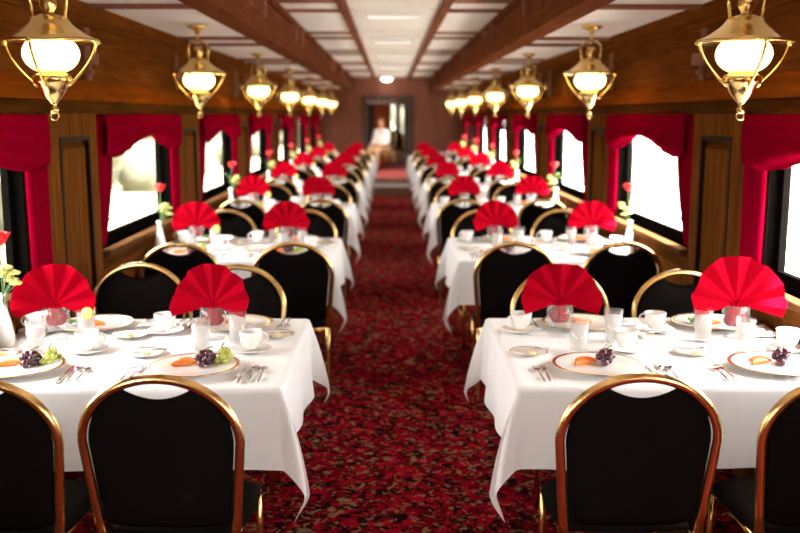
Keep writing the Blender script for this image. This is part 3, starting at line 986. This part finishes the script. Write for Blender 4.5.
# ------------------------------------------------------------------ person at the far doorway
def skinned(name, J, E, mt, parent, root_i=0):
    names = list(J)
    me = bpy.data.meshes.new(name)
    me.from_pydata([J[n][0] for n in names], [(names.index(a), names.index(b)) for a, b in E], [])
    o = bpy.data.objects.new(name, me); COL.objects.link(o); o.parent = parent
    sk = o.modifiers.new('skin', 'SKIN'); sk.use_smooth_shade = True
    layer = me.skin_vertices[0] if me.skin_vertices else None
    if layer is None:
        bpy.context.view_layer.objects.active = o
        layer = me.skin_vertices[0]
    for i, n in enumerate(names):
        r = J[n][1]
        layer.data[i].radius = r if isinstance(r, tuple) else (r, r)
        layer.data[i].use_root = (i == root_i)
    sb = o.modifiers.new('sub', 'SUBSURF'); sb.levels = 1; sb.render_levels = 2
    me.materials.append(mt)
    return o
pr = empty('person', (-.22, 22.3, .30), R(148))
# seated on a low chair, facing the aisle (local +Y), hands on the thighs
Jb = {'pelvis': ((0, -.02, .50), (.14, .11)), 'waist': ((0, -.02, .64), (.12, .09)), 'chest': ((0, .0, .83), (.14, .10)), 'neck': ((0, .02, .985), (.048, .048)), 'head0': ((0, .04, 1.06), (.062, .070)), 'head1': ((0, .045, 1.14), (.074, .088)), 'head2': ((0, .035, 1.21), (.048, .058))}
Eb = [('pelvis', 'waist'), ('waist', 'chest'), ('chest', 'neck'), ('neck', 'head0'), ('head0', 'head1'), ('head1', 'head2')]
for s_, t in ((-1, 'l'), (1, 'r')):
    Jb.update({'sh' + t: ((s_ * .17, 0, .90), .052), 'el' + t: ((s_ * .19, .04, .64), .040), 'wr' + t: ((s_ * .14, .25, .60), .028), 'pa' + t: ((s_ * .125, .31, .585), (.032, .018)),
               'hip' + t: ((s_ * .09, .04, .47), .085), 'kn' + t: ((s_ * .11, .42, .475), .058), 'an' + t: ((s_ * .11, .40, .085), .036), 'to' + t: ((s_ * .12, .54, .035), (.038, .028))})
    Eb += [('chest', 'sh' + t), ('sh' + t, 'el' + t), ('el' + t, 'wr' + t), ('wr' + t, 'pa' + t), ('pelvis', 'hip' + t), ('hip' + t, 'kn' + t), ('kn' + t, 'an' + t), ('an' + t, 'to' + t)]
    for i in range(5):
        f_ = 'f%d%s' % (i, t)
        Jb[f_] = ((s_ * (.125 - .034 + .017 * i), .385 - (.03 if i in (0, 4) else 0), .565), .0085)
        Eb.append(('pa' + t, f_))
skinned('body', Jb, Eb, M_SKIN, pr)
Js = {'pelvis': ((0, -.02, .50), (.165, .13)), 'waist': ((0, -.02, .64), (.150, .115)), 'chest': ((0, .0, .83), (.168, .122)), 'collar': ((0, .016, .955), (.064, .062))}
Es = [('pelvis', 'waist'), ('waist', 'chest'), ('chest', 'collar')]
for s_, t in ((-1, 'l'), (1, 'r')):
    Js.update({'sh' + t: ((s_ * .165, 0, .90), .066), 'el' + t: ((s_ * .19, .04, .64), .056), 'cu' + t: ((s_ * .150, .22, .605), .042)})
    Es += [('chest', 'sh' + t), ('sh' + t, 'el' + t), ('el' + t, 'cu' + t)]
skinned('shirt', Js, Es, M_SHIRT, pr)
Jt = {'pelvis': ((0, -.01, .485), (.155, .118))}; Et = []
for s_, t in ((-1, 'l'), (1, 'r')):
    Jt.update({'hip' + t: ((s_ * .092, .06, .47), .098), 'kn' + t: ((s_ * .11, .42, .475), .074), 'hem' + t: ((s_ * .11, .40, .12), .058)})
    Et += [('pelvis', 'hip' + t), ('hip' + t, 'kn' + t), ('kn' + t, 'hem' + t)]
skinned('trousers', Jt, Et, M_TROUS, pr)
for s_ in (-1, 1):
    MB().sphere((s_ * .118, .465, .035), .05, 12, 8, (.95, 2.0, .7)).build('shoe', M_SHOE, pr)
def hf(u, v):
    a = 2 * PI * u; ph = v * PI * .55
    fr = math.sin(a) > .3
    return (.086 * math.sin(ph) * math.cos(a), .030 + .098 * math.sin(ph) * math.sin(a) * (.85 if fr else 1), 1.155 + .088 * math.cos(ph) - (.06 if not fr else -.03) * v)
MB().grid(hf, 24, 8).build('hair', M_HAIR, pr, solid=.008)
MB().sphere((0, .134, 1.115), .014, 8, 6, (.8, 1.1, 1.4)).build('nose', M_SKIN, pr)
for s_ in (-1, 1):
    MB().sphere((s_ * .03, .122, 1.145), .009, 8, 6).build('eye', M_HAIR, pr)
    MB().sphere((s_ * .078, .035, 1.13), .02, 8, 6, (.4, .8, 1.3)).build('ear', M_SKIN, pr)
MB().sphere((0, .118, 1.075), .018, 10, 6, (1.1, .5, .3)).build('mouth', simple('lip', (.5, .12, .10), .5), pr)
tag(pr, 'person in white shirt and tan trousers sitting just beyond the far doorway', 'person')
st2 = place(CH, (-.22 + .10, 22.3 + .165, .30), R(148), 'dark chair under the person in white beyond the far doorway')

# ------------------------------------------------------------------ outside
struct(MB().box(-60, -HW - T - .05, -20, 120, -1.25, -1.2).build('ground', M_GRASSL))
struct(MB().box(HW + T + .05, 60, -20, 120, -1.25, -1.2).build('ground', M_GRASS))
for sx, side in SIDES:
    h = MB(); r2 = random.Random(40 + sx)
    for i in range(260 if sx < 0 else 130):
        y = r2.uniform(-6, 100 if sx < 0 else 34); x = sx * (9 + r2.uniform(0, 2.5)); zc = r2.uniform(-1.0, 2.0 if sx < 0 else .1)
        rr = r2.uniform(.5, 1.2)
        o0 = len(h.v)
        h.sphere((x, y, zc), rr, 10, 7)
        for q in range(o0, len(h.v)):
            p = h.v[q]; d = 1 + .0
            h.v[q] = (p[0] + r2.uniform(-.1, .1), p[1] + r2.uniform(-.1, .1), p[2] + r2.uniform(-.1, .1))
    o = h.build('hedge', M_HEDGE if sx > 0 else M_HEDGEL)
    tag(o, 'pale shrubs outside the %s windows' % side, 'hedge', kind='stuff')

h = MB(); r2 = random.Random(9)  # shrubs added behind the end window to lower its brightness
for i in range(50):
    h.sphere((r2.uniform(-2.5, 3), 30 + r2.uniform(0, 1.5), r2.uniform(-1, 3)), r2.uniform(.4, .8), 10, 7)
tag(h.build('hedge', M_HEDGEL), 'added pale green shrubs dimming the bright window beyond the far doorway', 'hedge', kind='stuff')
w = bpy.data.worlds.new('World'); bpy.context.scene.world = w
w.use_nodes = True
nt = w.node_tree; bg = nt.nodes['Background']
bg.inputs[0].default_value = (1.0, .98, .96, 1); bg.inputs[1].default_value = 9.0
sun = bpy.data.lights.new('sun', 'SUN'); sun.energy = 42; sun.angle = R(4); sun.color = (1, .97, .92)
so = bpy.data.objects.new('sun', sun); COL.objects.link(so); so.rotation_euler = (R(20), R(19), 0)

# ------------------------------------------------------------------ camera
cam = bpy.data.cameras.new('camera'); co = bpy.data.objects.new('camera', cam); COL.objects.link(co)
F = 930
cam.sensor_width = 36; cam.lens = F / 800 * 36
cam.clip_start = .05; cam.clip_end = 200
co.location = (-.03, 0, 1.6)
co.rotation_euler = (R(90) - math.atan(152 / F), 0, -R(.6))
cam.dof.use_dof = True; cam.dof.focus_distance = 3.0; cam.dof.aperture_fstop = 2.1
sc = bpy.context.scene
sc.camera = co
sc.view_settings.view_transform = 'Standard'; sc.view_settings.look = 'None'
sc.view_settings.gamma = 1; sc.view_settings.use_curve_mapping = False
sc.view_settings.exposure = 0.84
